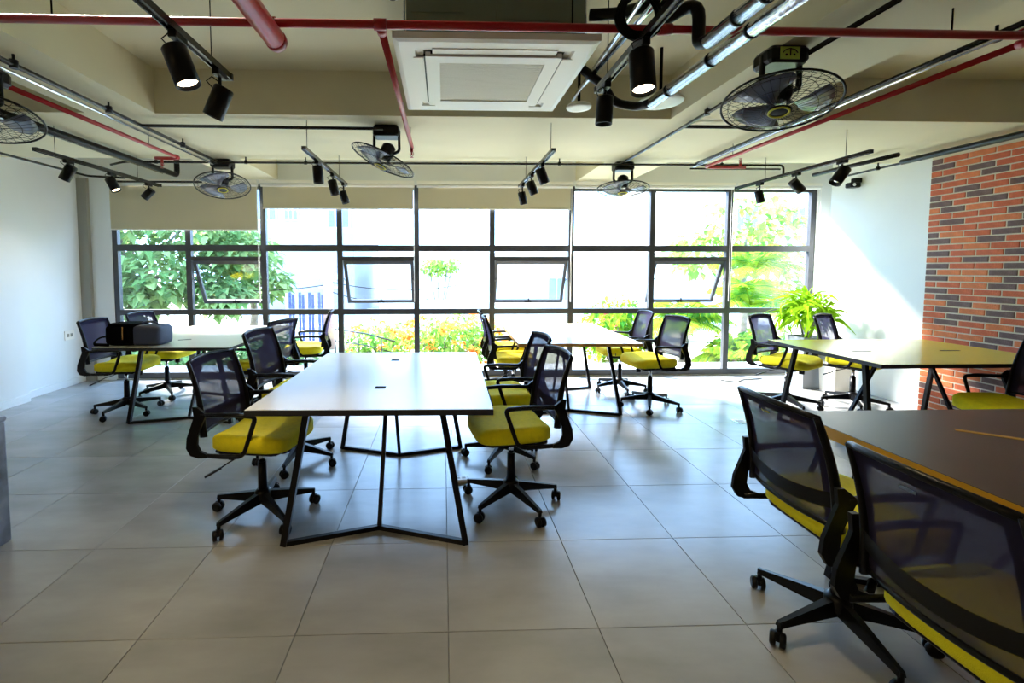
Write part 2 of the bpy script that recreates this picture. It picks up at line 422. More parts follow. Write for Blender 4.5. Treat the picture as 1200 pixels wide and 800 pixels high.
# ------------------------------------------------------------------ tables
def table(name, label, cx, cy, rz, hl, hw, top, edge, sockets, inset=.12, slot=(.06, .05), th=.030):
    t = thing(name, label, 'table', (cx, cy, 0), rz, 'meeting tables')
    z = .75
    b = MB().box(-hw, hw, -hl, hl, z-th, z-.002)
    b.obj('edge_band', M[edge], t)
    MB().box(-hw+.002, hw-.002, -hl+.002, hl-.002, z-.002, z).obj('tabletop', M[top], t)
    for sx, sy, a in sockets:
        mt = Matrix.Translation((sx, sy, z)) @ Matrix.Rotation(R(a), 4, 'Z')
        MB().box(-slot[0]/2, slot[0]/2, -slot[1]/2, slot[1]/2, 0, .0015, mt).obj('cable_port', M['cable'] if len(slot) == 2 else M[slot[2]], t)
    for sg in (-1, 1):
        yf = sg*(hl-inset); ya = yf-sg*.15
        pts = [(-.47, yf, .012), (0, ya, .012), (.47, yf, .012)]
        MB().tube(pts, .017, 4, up=(0, 0, 1)).obj('foot_rail', M['blacks'], t)
        for sx in (-1, 1):
            MB().tube([(sx*.47, yf, .004), (sx*.345, yf-sg*.04, z-th)], .022, 4).obj('leg', M['blacks'], t)
        MB().tube([(0, ya, .012), (0, ya-sg*.36, z-th)], .016, 4).obj('leg', M['blacks'], t)
        MB().box(-.38, .38, yf-sg*.04-.02, yf-sg*.04+.02, z-th-.02, z-th).obj('crossbar', M['blacks'], t)
        if name:
            MB().tube([(.395, yf-.02, .60), (.395, yf-.05, .60), (.395, yf-.05, .625)], .003, 5).obj('bag_hook', M['black'], t)
    return t
table('meeting_table', 'pale rectangular table in the middle of the floor, nearest of the pale ones', -.345, 2.985, R(-1), .77, .60, 'laminate', 'edge_b',
      [(-.02, .45, 0), (-.01, -.35, 0)])
table('meeting_table', 'pale rectangular table carrying the black camera bag', -2.42, 4.83, R(-1.5), .78, .59, 'laminate', 'edge_b',
      [(-.05, -.33, 30), (.0, .4, 30)], .24, (.11, .03))
table('meeting_table', 'pale rectangular table with a brown wooden edge near the window centre', 1.27, 4.93, R(-1.5), .78, .57, 'laminate', 'edge_w',
      [(.0, .4, 0), (.0, -.1, 90)], .26, (.05, .05))
table('meeting_table', 'straw yellow table standing before the brick wall', 3.87, 3.74, R(90), .76, .58, 'laminate_y', 'edge_b',
      [(-.05, .42, 90), (-.05, -.34, 90)], .06, (.16, .02))
table('meeting_table', 'dark brown table with a bright orange edge, closest to the camera', 2.255, 1.36, 0, .77, .60, 'laminate_d', 'edge_o',
      [(.0, .42, -38)], .12, (.24, .03, 'edge_o'), .05)

# ------------------------------------------------------------------ chairs
def make_chair(name, label):
    t = thing(name, label, 'chair', group='yellow swivel chairs')
    # seat cushion: stacked superellipse rings
    prof = [(.80, .450), (.93, .453), (1.0, .468), (1.0, .492), (.95, .510), (.80, .520), (.45, .524), (0.02, .522)]
    n = 32; vs = []; fs = []
    for s_, z in prof:
        for k in range(n):
            a = 2*PI*k/n; c, s2 = math.cos(a), math.sin(a); e = .42
            x = .240*s_*math.copysign(abs(c)**e, c); y = .222*s_*math.copysign(abs(s2)**e, s2)+.025
            if y < 0: x *= 1+y*.30
            zz = z - (max(0, y-.15)**2)*1.5 + .6*x*x*(z > .49)
            vs.append((x, y, zz))
    for i in range(len(prof)-1):
        for k in range(n): l = (k+1) % n; fs.append((i*n+k, i*n+l, (i+1)*n+l, (i+1)*n+k))
    fs.append(tuple(range(n-1, -1, -1))); fs.append(tuple((len(prof)-1)*n+k for k in range(n)))
    MB().add(vs, fs, True).obj('seat', M['seat'], t)
    MB().rbox(-.20, .20, -.17, .20, .432, .453, .04).obj('seat_pan', M['black'], t)
    # backrest surface: y(z), half width(z); concave towards the sitter
    def bp(u, z):
        q = (z-.54)/.39
        hw_ = .214 - .012*q
        y = -.208 - .084*q + .020*math.sin(PI*min(max(q, 0), 1))
        return Vector((u*hw_, y - .035*(1-u*u), z + .012*(1-u*u)*(q > .8)))
    vs = []; fs = []; nu, nz = 10, 12
    for j in range(nz+1):
        for i in range(nu+1): vs.append(bp(-1+2*i/nu, .545+.375*j/nz))
    for j in range(nz):
        for i in range(nu): a = j*(nu+1)+i; fs.append((a, a+1, a+nu+2, a+nu+1))
    MB().add(vs, fs, True).obj('backrest_mesh', M['mesh'], t)
    fr = MB()
    top = [bp(-1+2*i/10, .925) for i in range(11)]
    fr.tube(top, .009, 8, flat=(1, 1.2), up=(0, 0, 1))
    for sg in (-1, 1):
        fr.tube([bp(sg, .53+.40*j/10) for j in range(11)], [.014-.006*j/10 for j in range(11)], 8, flat=(1.6, .8), up=(1, 0, 0))
    fr.tube([bp(-1+2*i/10, .545) for i in range(11)], .008, 8, flat=(1, 1.2), up=(0, 0, 1))
    fr.obj('back_frame', M['black'], t)
    # doubled fabric hem along the sides and the top
    hm = MB()
    def strip(f, n_):
        vs = []
        for k in range(n_+1): vs += list(f(k/n_))
        hm.add(vs, [(2*k, 2*k+1, 2*k+3, 2*k+2) for k in range(n_)], True)
    def off(p): return p+Vector((0, .002, 0))
    for sg in (-1, 1): strip(lambda q: (off(bp(sg, .55+.37*q)), off(bp(sg*.80, .55+.37*q))), 10)
    strip(lambda q: (off(bp(-.8+1.6*q, .92)), off(bp(-.8+1.6*q, .885))), 10)
    hm.obj('fabric_hem', M['meshb'], t)
    # lumbar support shell across the lower back
    vs = []; fs = []
    for j in range(5):
        for i in range(nu+1):
            u = -1+2*i/nu; z = .585+(.055)*j/4 + .03*u*u
            p = bp(u, z); p.y -= .012; vs.append(p)
    for j in range(4):
        for i in range(nu): a = j*(nu+1)+i; fs.append((a, a+1, a+nu+2, a+nu+1))
    MB().add(vs, fs, True).obj('lumbar_support', M['black'], t)
    MB().box(-.022, .022, -.325, -.321, .885, .893).obj('badge_plate', M['chrome'], t)
    # arm loops
    for sg in (-1, 1):
        x = sg*.238
        loop = rounded([(x*.97, -.195, .652), (x, -.10, .660), (x, .00, .662), (x, .105, .658), (x, .085, .60), (x*.99, .03, .440), (x*.98, -.10, .434), (x*.97, -.24, .440)], .045, 4)
        MB().tube(loop, .0105, 8, flat=(1.2, .9), up=(1, 0, 0)).tube([(x*.99, -.20, .662), (x, .0, .667), (x, .09, .663)], [.010, .017, .013], 8, flat=(1.25, .5), up=(0, 0, 1)).obj('armrest', M['black'], t)
        # broad rear upright that joins the arm, the back and the seat pan
        oy = [(-.262, .700), (-.238, .700), (-.196, .668), (-.192, .650), (-.216, .600), (-.240, .545), (-.244, .495), (-.228, .462), (-.190, .447), (-.185, .428), (-.24, .424), (-.283, .436), (-.306, .475), (-.300, .530), (-.277, .590), (-.256, .645)]
        n_ = len(oy); vs = [(x-.010, y+.018, z) for y, z in oy]+[(x+.006, y+.018, z) for y, z in oy]
        MB().add(vs, [tuple(range(n_)), tuple(range(2*n_-1, n_-1, -1))]+[(k, n_+k, n_+(k+1) % n_, (k+1) % n_) for k in range(n_)]).obj('rear_upright', M['black'], t)
    # mechanism, lever, tension knob
    MB().rbox(-.075, .075, -.10, .11, .398, .434, .015).box(-.242, .242, -.05, -.02, .424, .438).obj('tilt_mechanism', M['black'], t)
    MB().cyl((0, .13, .375), (0, .13, .425), .026, 14).obj('tension_knob', M['black'], t)
    MB().tube([(.07, -.02, .41), (.20, -.07, .395), (.24, -.10, .375)], .004, 6).tube([(.235, -.095, .377), (.28, -.16, .343)], .009, 8, flat=(1.5, .7)).obj('height_lever', M['black'], t)
    MB().cyl((0, 0, .13), (0, 0, .32), .027, 18, .024).obj('column_sleeve', M['black'], t)
    MB().cyl((0, 0, .31), (0, 0, .405), .0145, 14).obj('gas_lift', M['chrome'], t)
    MB().lathe([(.036, .085), (.048, .10), (.046, .145), (.030, .16)], 20).obj('hub', M['black'], t)
    # five legs with casters
    lb = MB()
    sec = [(.03, .025, .085, .143), (.12, .021, .083, .128), (.22, .016, .079, .109), (.290, .013, .075, .096)]
    vs = []; fs = []
    for x, hw_, z0, z1 in sec: vs += [(x, -hw_, z0), (x, hw_, z0), (x, hw_*.6, z1), (x, -hw_*.6, z1)]
    for i in range(3):
        for k in range(4): l = (k+1) % 4; fs.append((i*4+k, i*4+l, i*4+4+l, i*4+4+k))
    fs += [(3, 2, 1, 0), (12, 13, 14, 15)]
    lb.add(vs, fs).cyl((.284, 0, .05), (.284, 0, .094), .010, 10)
    leg_me = lb.mesh('leg', M['black'])
    cb = MB()
    for sg in (-1, 1):
        mt = Matrix.Translation((0, sg*.006, .028)) @ Matrix.Rotation(R(-90*sg), 4, 'X')
        cb.lathe([(.026, 0), (.028, .004), (.027, .017), (.018, .021)], 16, mt)
    cb.add([(-.026, -.009, .030), (-.026, .009, .030), (.012, .009, .056), (.012, -.009, .056), (-.012, .009, .056), (-.012, -.009, .056)], [(0, 1, 4, 5), (5, 4, 2, 3)])
    cb.box(-.008, .008, -.009, .009, .02, .058)
    cas_me = cb.mesh('caster', M['black'])
    for k in range(5):
        lg = inst('leg', leg_me, t, (0, 0, 0), (0, 0, R(90+72*k)))
        inst('caster', cas_me, lg, (.290, 0, 0), (0, 0, R(40+67*k)))
    return t
# x, y, facing (deg, 0 = +X), base angle (deg), lift, label
CH = [
 (-1.05, 2.66, -8, 25, 0, 'yellow swivel chair at the left side of the nearest pale table, towards the camera'),
 (-1.08, 3.42, -7, -20, .04, 'yellow swivel chair directly behind the nearest left hand chair, back raised highest'),
 (.41, 2.74, 188, 152, 0, 'yellow swivel chair at the right side of the nearest pale table, towards the camera'),
 (.45, 3.42, 186, 170, 0, 'yellow swivel chair at the right side of the nearest pale table, towards the window'),
 (-3.15, 4.66, 3, -25, 0, 'yellow swivel chair nearest the plain left wall, under the camera bag strap'),
 (-3.13, 5.30, -5, 20, 0, 'yellow swivel chair behind the camera bag, beside the window'),
 (-1.83, 4.66, 160, 30, 0, 'yellow swivel chair seen between two backs, facing the table with the bag'),
 (-1.63, 5.50, 191, 0, 0, 'yellow swivel chair side on by the window, arms towards the bag table'),
 (.73, 5.40, -3, 10, 0, 'yellow swivel chair left of the brown edged table, closest to the window'),
 (.73, 4.78, -3, 30, 0, 'yellow swivel chair left of the brown edged table, farther from the window'),
 (2.06, 5.30, 178, 195, 0, 'yellow swivel chair right of the brown edged table, closest to the window'),
 (2.13, 4.66, 187, 30, 0, 'yellow swivel chair right of the brown edged table, showing its whole base'),
 (3.53, 4.60, -62, 190, 0, 'yellow swivel chair between the window and the straw yellow table'),
 (4.23, 4.60, -60, 170, 0, 'yellow swivel chair between the white side wall and the straw yellow table'),
 (3.86, 2.95, 180, 10, 0, 'yellow swivel chair by the brick wall, only an armrest and seat showing'),
 (1.55, 1.70, 0, -168, 0, 'yellow swivel chair seen from behind at the dark table, whole back showing'),
 (1.46, 1.07, 0, 150, 0, 'yellow swivel chair seen from behind in the lower corner, cut by the frame'),
]
proto = make_chair('office_chair', CH[0][5])
for i, (x, y, fa, ba, lift, lab) in enumerate(CH):
    c = proto if i == 0 else copy_tree(proto)
    c.location = (x, y, 0); c.rotation_euler = (0, 0, R(fa-90)); c['label'] = lab
    k = 0
    for ch in c.children:
        nm = ch.name.split('.')[0]
        if nm == 'leg': ch.rotation_euler = (0, 0, R(ba-(fa-90)+72*k)); k += 1
        elif nm not in ('hub', 'column_sleeve') and lift: ch.location.z += lift

# ------------------------------------------------------------------ ceiling services
def pipe(name, lab, cat, pts, r, m, group=None, n=12, rr_=.06, fittings=()):
    t = thing(name, lab, cat, pts[0], 0, group)
    o = Vector(pts[0]); P = rounded([Vector(p)-o for p in pts], rr_) if len(pts) > 2 else [Vector(p)-o for p in pts]
    MB().tube(P, r, n).obj('pipe_run', M[m], t)
    for (p, d) in fittings:
        p = Vector(p)-o; d = Vector(d).normalized()
        MB().cyl(p-d*r*1.5, p+d*r*1.5, r*1.35, n).obj('coupling', M[m], t)
    return t
def hangers(t, spots, top, z):
    for x, y in spots:
        o = t.location
        MB().cyl((x-o.x, y-o.y, z-o.z), (x-o.x, y-o.y, top-o.z), .0035, 6).obj('hanger_rod', M['cable'], t)
ZR = 2.45
t = pipe('sprinkler_pipe', 'long dark red sprinkler main crossing the whole ceiling', 'pipe', [(-4.4, 2.02, ZR), (4.4, 2.02, ZR)], .0175, 'red', 'red sprinkler pipes',
     fittings=[((-.262, 2.02, ZR), (1, 0, 0)), ((2.63, 2.02, ZR), (1, 0, 0)), ((-2.44, 2.02, ZR), (1, 0, 0)), ((-.72, 2.02, ZR), (1, 0, 0)), ((.95, 2.02, ZR), (1, 0, 0))])
hangers(t, [(2.22, 2.02)], ZB, ZR); hangers(t, [(-1.6, 2.02), (.55, 2.02)], ZS, ZR)
def sprinkler(t, p, down=True):
    o = Vector(t.location); s = -1 if down else 1; p = Vector(p)-o
    b = MB().cyl(p, p+Vector((0, 0, s*.035)), .012, 10).cyl(p+Vector((0, 0, s*.035)), p+Vector((0, 0, s*.06)), .006, 8, .009)
    b.tube([p+Vector((-.012, 0, s*.035)), p+Vector((-.016, 0, s*.055)), p+Vector((0, 0, s*.075)), p+Vector((.016, 0, s*.055)), p+Vector((.012, 0, s*.035))], .003, 6)
    b.cyl(p+Vector((0, 0, s*.078)), p+Vector((0, 0, s*.080)), .016, 12)
    b.obj('sprinkler_head', M['red'], t)
t = pipe('sprinkler_pipe', 'bright red branch pipe running beside the air conditioner panel', 'pipe', [(-.262, 2.04, ZR), (-.262, 4.0, ZR)], .0165, 'red', 'red sprinkler pipes', fittings=[((-.262, 2.06, ZR), (0, 1, 0))])
sprinkler(t, (-.262, 3.97, ZR-.01)); hangers(t, [(-.262, 3.8)], ZB, ZR)
t = pipe('sprinkler_pipe', 'thin red pipe along the beam near the plain left wall', 'pipe', [(-2.44, 2.04, ZR), (-2.44, 4.45, ZR), (-2.66, 4.45, ZR)], .0155, 'red', 'red sprinkler pipes', fittings=[((-2.44, 4.40, ZR), (0, 1, 0))])
sprinkler(t, (-2.60, 4.45, ZR-.01)); hangers(t, [(-2.44, 4.0)], ZB, ZR)
t = pipe('sprinkler_pipe', 'thin red pipe passing behind the large fan towards the window', 'pipe', [(2.63, 2.04, ZR), (2.63, 4.66, ZR), (3.05, 4.66, ZR)], .0155, 'red', 'red sprinkler pipes', fittings=[((2.63, 2.08, ZR), (0, 1, 0))])
sprinkler(t, (3.0, 4.66, ZR+.01), False); hangers(t, [(2.63, 4.2)], ZB, ZR)
t = thing('sprinkler_pipe', 'thick glossy red feed pipe ending in a round cap at the main', 'pipe', (-.72, .4, 2.40), 0, 'red sprinkler pipes')
MB().tube([(0, 0, 0), (.01, 1.66, 0)], .043, 20).obj('pipe_run', M['red'], t)
MB().lathe([(.043, -.02), (.046, 0), (.044, .02), (.03, .035), (0.001, .04)], 20, Matrix.Translation((.01, 1.66, 0)) @ Matrix.Rotation(R(-90), 4, 'X')).obj('end_cap', M['red'], t)
MB().tube([(.01, 1.20, 0), (.01, 1.215, 0)], .048, 20).obj('clamp', M['black'], t)
hangers(t, [(-.71, 1.6)], ZS, 2.40)

def conduit(lab, pts, r=.011, m='track', clips=(), name='conduit', top=ZB, group='black cable conduits'):
    t = thing(name, lab, 'conduit', pts[0], 0, group)
    o = Vector(pts[0]); P = rounded([Vector(p)-o for p in pts], .05) if len(pts) > 2 else [Vector(p)-o for p in pts]
    MB().tube(P, r, 10).obj('tube', M[m], t)
    for c in clips:
        dz = top-c[2]; c = Vector(c)-o
        MB().tube([c+Vector((0, 0, -r)), c+Vector((0, 0, dz))], .007, 6).cyl(c+Vector((0, 0, -r*1.3)), c+Vector((0, 0, r*1.8)), r*1.5, 10).obj('clip', M['black'], t)
    return t
ZC = 2.505
conduit('black conduit across the ceiling just before the window, longest of its kind', [(-3.35, 4.86, ZC-.03), (-3.22, 4.86, ZC), (3.55, 4.80, ZC), (3.55, 4.80, ZC-.10)], .011,
        clips=[(-2.9, 4.86, ZC), (-2.0, 4.85, ZC), (-1.4, 4.85, ZC), (1.2, 4.82, ZC), (2.9, 4.81, ZC)])
conduit('second black conduit close under the long one, right hand half', [(2.55, 4.78, ZC-.045), (3.5, 4.78, ZC-.045)], .009)
conduit('upper black conduit of the pair on the left beam', [(-2.27, .6, ZC), (-2.27, 4.80, ZC)], .014, clips=[(-2.27, 2.6, ZC), (-2.27, 3.3, ZC), (-2.27, 4.2, ZC)])
conduit('lower silver conduit of the pair on the left beam', [(-2.31, .6, ZC-.025), (-2.31, 4.80, ZC-.025)], .010, 'chrome')
conduit('black conduit across to the middle ceiling fan', [(-2.27, 3.64, ZC), (-.46, 3.66, ZC)], .013)
t = conduit('thick black drain pipe along the left side turning up near the window', [(-3.05, .6, 2.50), (-3.05, 5.50, 2.50), (-3.05, 5.50, ZS)], .030, 'black')
conduit('silver conduit strapped beside the thick black drain pipe', [(-3.095, .6, 2.482), (-3.095, 5.3, 2.482)], .008, 'chrome')
conduit('thin black conduit nearest the plain left wall', [(-4.05, .8, 2.485), (-4.05, 5.5, 2.485), (-3.7, 5.6, 2.485)], .012, clips=[(-4.05, 5.3, 2.485), (-4.05, 3.0, 2.485)], top=ZS)
conduit('short black conduit over the window corner at the left', [(-4.0, 5.75, 2.47), (-2.9, 5.75, 2.47)], .012)
conduit('black conduit joining the large fan and the fan by the window', [(1.86, 1.9, ZC+.02), (1.86, 4.95, ZC+.02)], .013, clips=[(1.86, 3.28, ZC+.02)], group='black cable conduits')
conduit('short black conduit branching off sideways behind the large fan', [(1.86, 3.60, ZC+.02), (2.5, 3.60, ZC+.02)], .014)
conduit('upper black conduit of the pair under the right red pipe', [(2.55, .9, ZC+.01), (2.62, 4.80, ZC+.01)], .014, clips=[(2.58, 2.15, ZC)])
conduit('lower silver conduit of the pair under the right red pipe', [(2.53, .9, ZC-.022), (2.60, 4.80, ZC-.022)], .009, 'chrome')
t = conduit('thick black cable duct above the brick wall', [(4.57, 2.2, 2.49), (4.57, 4.55, 2.49)], .028, 'black')
conduit('thin black conduit beside the cable duct over the brick wall', [(4.66, 2.2, 2.50), (4.66, 5.3, 2.50)], .012, clips=[(4.66, 4.9, 2.50)], top=ZS)
conduit('stubby black pipe over the white side wall', [(4.28, 4.3, 2.50), (4.24, 5.25, 2.50)], .022, 'black')

# spot tracks
def spot(name, lab, x, y, z, tilt, az, r=.043, h=.125, lit=True, energy=14, zt=2.33, target_group='track spotlights'):
    t = thing(name, lab, 'spotlight', (x, y, zt-.008), 0, target_group)
    dz = z-(zt-.008)
    MB().rbox(-.016, .016, -.045, .045, -.03, 0, .006).obj('adapter', M['black'], t)
    MB().tube(rounded([(0, 0, -.02), (0, 0, dz+.07), (0, 0, dz+.02)], .02), .008, 8).tube([(-.03, 0, dz+.045), (-.05, -.02, dz+.07), (-.02, -.03, dz+.085), (0, 0, dz+.07)], .003, 6).obj('stem', M['black'], t)
    m = Matrix.Translation((0, 0, dz)) @ Matrix.Rotation(R(az), 4, 'Z') @ Matrix.Rotation(R(tilt), 4, 'Y')
    b = MB().lathe([(r*.9, .05), (r, .045), (r, -h+.05), (r*.93, -h+.05), (r*.85, -h+.068)], 24, m)
    b.obj('lamp_housing', M['black'], t)
    MB().lathe([(r*.84, -h+.066), (.001, -h+.064)], 24, m).obj('lens', M['lamp'] if lit else M['chrome'], t)
    if lit:
        d = bpy.data.lights.new('spot_beam', 'SPOT'); d.energy = energy; d.color = (1, .78, .46); d.spot_size = R(75); d.spot_blend = .8; d.shadow_soft_size = .03
        o = bpy.data.objects.new('spot_beam', d); COL.objects.link(o); o.parent = t
        o.matrix_local = m @ Matrix.Translation((0, 0, -h+.035))
def track(lab, x, y0, y1, z=2.33, wires=(), top=ZB):
    t = thing('light_track', lab, 'light track', (x, y0, z), 0, 'ceiling light tracks')
    L = y1-y0
    MB().box(-.017, .017, 0, L, -.006, .014).box(-.017, -.011, 0, L, -.014, -.006).box(.011, .017, 0, L, -.014, -.006).obj('rail', M['track'], t)
    MB().box(-.019, .019, L, L+.02, -.014, .016).obj('end_cap', M['black'], t)
    for yy, tp in wires: MB().cyl((0, yy-y0, .014), (0, yy-y0, tp-z), .0025, 6).obj('suspension_wire', M['cable'], t)
track('black light track nearest the camera on the left, two spotlights', -1.01, .9, 2.27, wires=((2.12, ZS), (1.2, ZS)))
track('black light track nearest the camera on the right, beside the air conditioner', .785, .9, 2.37, wires=((2.25, ZS), (1.2, ZS)))
track('black light track over the table with the bag', -3.08, 3.66, 5.2, wires=((3.85, ZB), (4.85, ZB)))
track('black light track left of the middle ceiling fan', -1.04, 3.56, 5.05, wires=((3.65, ZB), (4.75, ZB)))
track('black light track over the chairs right of the nearest pale table', .84, 3.56, 5.10, wires=((3.65, ZB), (4.75, ZB)))
track('black light track over the straw yellow table', 3.29, 3.52, 5.15, wires=((3.75, ZB), (4.7, ZB)))
spot('track_spotlight', 'large lit black spotlight, first on the near left track', -1.01, 1.86, 2.225, -20, 0, .046, .15)
spot('track_spotlight', 'black spotlight at the far end of the near left track', -1.01, 2.19, 2.20, 24, 0, .043, .14, energy=9)
spot('track_spotlight', 'large lit black spotlight beneath the coiled cable', .785, 1.86, 2.235, 12, 90, .048, .165)
spot('track_spotlight', 'unlit black spotlight hanging straight down beside the air conditioner', .785, 2.28, 2.21, 3, 0, .040, .13, lit=False)
spot('track_spotlight', 'black spotlight nearest the left wall, tilted away', -3.08, 3.98, 2.23, 32, 0, .042, .13, energy=6)
spot('track_spotlight', 'lit black spotlight in the middle of the bag table track', -3.08, 4.48, 2.225, -28, 0, .042, .13, energy=8)
spot('track_spotlight', 'black spotlight at the window end of the bag table track', -3.08, 5.02, 2.22, 45, 0, .040, .12, energy=6)
spot('track_spotlight', 'lit black spotlight first on the track left of the middle fan', -1.04, 3.95, 2.23, -4, 0, .042, .14, energy=8)
spot('track_spotlight', 'lit black spotlight second on the track left of the middle fan', -1.04, 4.48, 2.215, -14, 0, .042, .14, energy=8)
spot('track_spotlight', 'unlit grey spotlight last on the track left of the middle fan', -1.04, 4.95, 2.19, -18, 0, .040, .13, lit=False)
spot('track_spotlight', 'lit black spotlight first on the track over the right hand chairs', .84, 3.98, 2.23, -20, 0, .042, .13, energy=8)
spot('track_spotlight', 'black spotlight second on the track over the right hand chairs', .84, 4.44, 2.21, -22, 0, .042, .13, lit=False)
spot('track_spotlight', 'black spotlight last on the track over the right hand chairs', .84, 4.95, 2.19, -12, 0, .040, .13, lit=False)
spot('track_spotlight', 'largest black spotlight on the straw yellow table track, by the camera dome', 3.29, 3.78, 2.215, 35, 0, .045, .15, lit=False)
spot('track_spotlight', 'black spotlight in the middle of the straw yellow table track', 3.29, 4.28, 2.21, -45, 0, .042, .13, lit=False)
spot('track_spotlight', 'black spotlight at the window end of the straw yellow table track', 3.29, 4.78, 2.19, -15, 0, .040, .13, lit=False)

# fans
def make_fan(lab):
    t = thing('ceiling_fan', lab, 'fan', group='caged ceiling fans')
    # origin at the ceiling plate; head is a child with its own tilt
    MB().rbox(-.105, .105, -.075, .085, -.085, 0, .03).obj('mounting_plate', M['black'], t)
    for sg in (-1, 1): MB().tube(rounded([(sg*.098, 0, -.03), (sg*.100, 0, -.19), (sg*.045, 0, -.215)], .02), .012, 8, flat=(1.6, 1)).obj('bracket', M['black'], t)
    h = MB().lathe([(.03, .07), (.055, .05), (.060, -.02), (.05, -.055), (.02, -.065)], 20).obj('motor', M['black'], t, (0, 0, -.20))
    Rg = .265
    g = MB()
    def zf(r_, s): return s*(.050*(1-(r_/Rg)**2.4)) - .075
    for k in range(36):
        a = 2*PI*k/36
        for s in (-1, 1):
            pts = []
            for q in (.22, .5, .78, .93, 1.0): rr2 = Rg*q; pts.append((rr2*math.cos(a), rr2*math.sin(a), zf(rr2, s)))
            g.tube(pts, .0011, 4, cap=False)
    for s in (-1, 1):
        for q in (.30, .62, .88): g.tube([(Rg*q*math.cos(2*PI*k/32), Rg*q*math.sin(2*PI*k/32), zf(Rg*q, s)) for k in range(32)], .0015, 4, closed=True)
    g.obj('wire_guard', M['track'], h)
    MB().tube([(Rg*math.cos(2*PI*k/40), Rg*math.sin(2*PI*k/40), -.075) for k in range(40)], .0058, 8, closed=True).obj('guard_rim', M['black'], h)
    MB().lathe([(.001, -.128), (.05, -.127), (.058, -.122), (.05, -.118)], 24).obj('guard_cap', M['black'], h)
    MB().tube([(.045*math.cos(2*PI*k/24), .045*math.sin(2*PI*k/24), -.128) for k in range(24)], .006, 6, closed=True).obj('yellow_ring', M['yellow'], h)
    for b_ in range(3):
        vs = []; fs = []
        for i in range(7):
            q = i/6; rad = .03+.20*q
            w0 = R(-12-20*math.sin(q*PI*.5)); w1 = R(20+32*math.sin(q*PI*.75))
            for j in range(5):
                a = w0+(w1-w0)*j/4 + R(120*b_)
                vs.append((rad*math.cos(a), rad*math.sin(a), -.075+(j/4-.5)*.045*(1-.3*q)))
        for i in range(6):
            for j in range(4): a = i*5+j; fs.append((a, a+1, a+6, a+5))
        o = MB().add(vs, fs, True).obj('blade', M['blade'], h)
        md = o.modifiers.new('solid', 'SOLIDIFY'); md.thickness = .002
    return t
FN = [((1.76, 2.43, ZB), (-16, 0, -36), 'large black caged fan with a yellow ring, hung from the right beam'),
      ((-.45, 3.80, ZB), (-6, 24, 0), 'tilted black caged fan in the middle of the cross beam'),
      ((-2.30, 4.99, ZB), (-22, 0, 22), 'black caged fan under the beam near the left blind'),
      ((1.93, 4.99, ZB), (-9, 0, -20), 'black caged fan near the window on the right beam'),
      ((-2.52, 2.68, ZB-.04), (-16, 0, 30), 'black caged fan cut off by the frame beside the left red pipe')]
fan0 = make_fan(FN[0][2])
for i, (p, ro_, lab) in enumerate(FN):
    f = fan0 if i == 0 else copy_tree(fan0)
    f.location = p; f['label'] = lab
    for ch in f.children:
        if ch.name.startswith('motor'): ch.rotation_euler = (R(ro_[0]), R(ro_[1]), R(ro_[2]))
MB().box(-.06, .04, -.079, -.0755, -.075, -.015).obj('sticker', M['sticker'], fan0)
MB().tube([(-.048, -.080, -.045), (-.035, -.080, -.030), (-.012, -.080, -.024), (.014, -.080, -.030), (.028, -.080, -.045)], .0025, 5).box(-.012, -.007, -.081, -.079, -.060, -.022).cyl((-.030, -.0805, -.055), (-.030, -.0785, -.055), .006, 8).cyl((.010, -.0805, -.055), (.010, -.0785, -.055), .006, 8).obj('sticker_print', M['black'], fan0)

# cassette air conditioner
t = thing('air_conditioner', 'white square cassette air conditioner under the ceiling', 'air conditioner', (.25, 2.66, 2.47))
a_ = .48
MB().box(-.42, .42, -.42, .42, .035, ZS-2.47-.005).obj('casing', M['acbody'], t)
MB().box(-.40, -.15, -.424, -.42, .15, .33).box(.0, .30, -.424, -.42, .12, .34).obj('service_hatch', M['acbody'], t)
fr = MB()
def frame(b, o, i, z0, z1):
    b.box(-o, o, -o, -i, z0, z1).box(-o, o, i, o, z0, z1).box(-o, -i, -i, i, z0, z1).box(i, o, -i, i, z0, z1)
vs = []
for q, z in ((a_, .035), (a_, .006), (.455, 0), (.385, 0), (.375, .012), (.345, .014)):
    for sx, sy in ((-1, -1), (1, -1), (1, 1), (-1, 1)): vs.append((sx*q, sy*q, z))
fs = []
for i in range(5):
    for k in range(4): l = (k+1) % 4; fs.append((i*4+k, i*4+l, i*4+4+l, i*4+4+k))
MB().add(vs, fs).obj('panel_frame', M['white'], t)
for k in range(4):
    mt = Matrix.Rotation(R(90*k), 4, 'Z')
    MB().box(-.30, .30, -.395, -.345, -.004, .002, mt @ Matrix.Rotation(0, 4, 'X')).obj('air_flap', M['white'], t)
    MB().box(-.31, .31, -.344, -.338, -.001, .012, mt).obj('air_slot', M['black'], t)
g = MB(); frame(g, .335, .265, -.012, .012); g.obj('grille_frame', M['white'], t)
g = MB()
for k in range(26): y = -.262+k*.0205; g.box(-.265, .265, y, y+.018, -.006, .004)
o = g.obj('intake_slat_field', M['acgrey'], t); o['kind'] = 'stuff'
MB().box(-.266, .266, -.266, .266, .004, .008).obj('filter', M['white'], t)
for sx in (-1, 1):
    for sy in (-1, 1): MB().cyl((sx*.43, sy*.40, .036), (sx*.43, sy*.40, ZS-2.47-.005), .005, 6).obj('hanger_rod', M['chrome'], t)

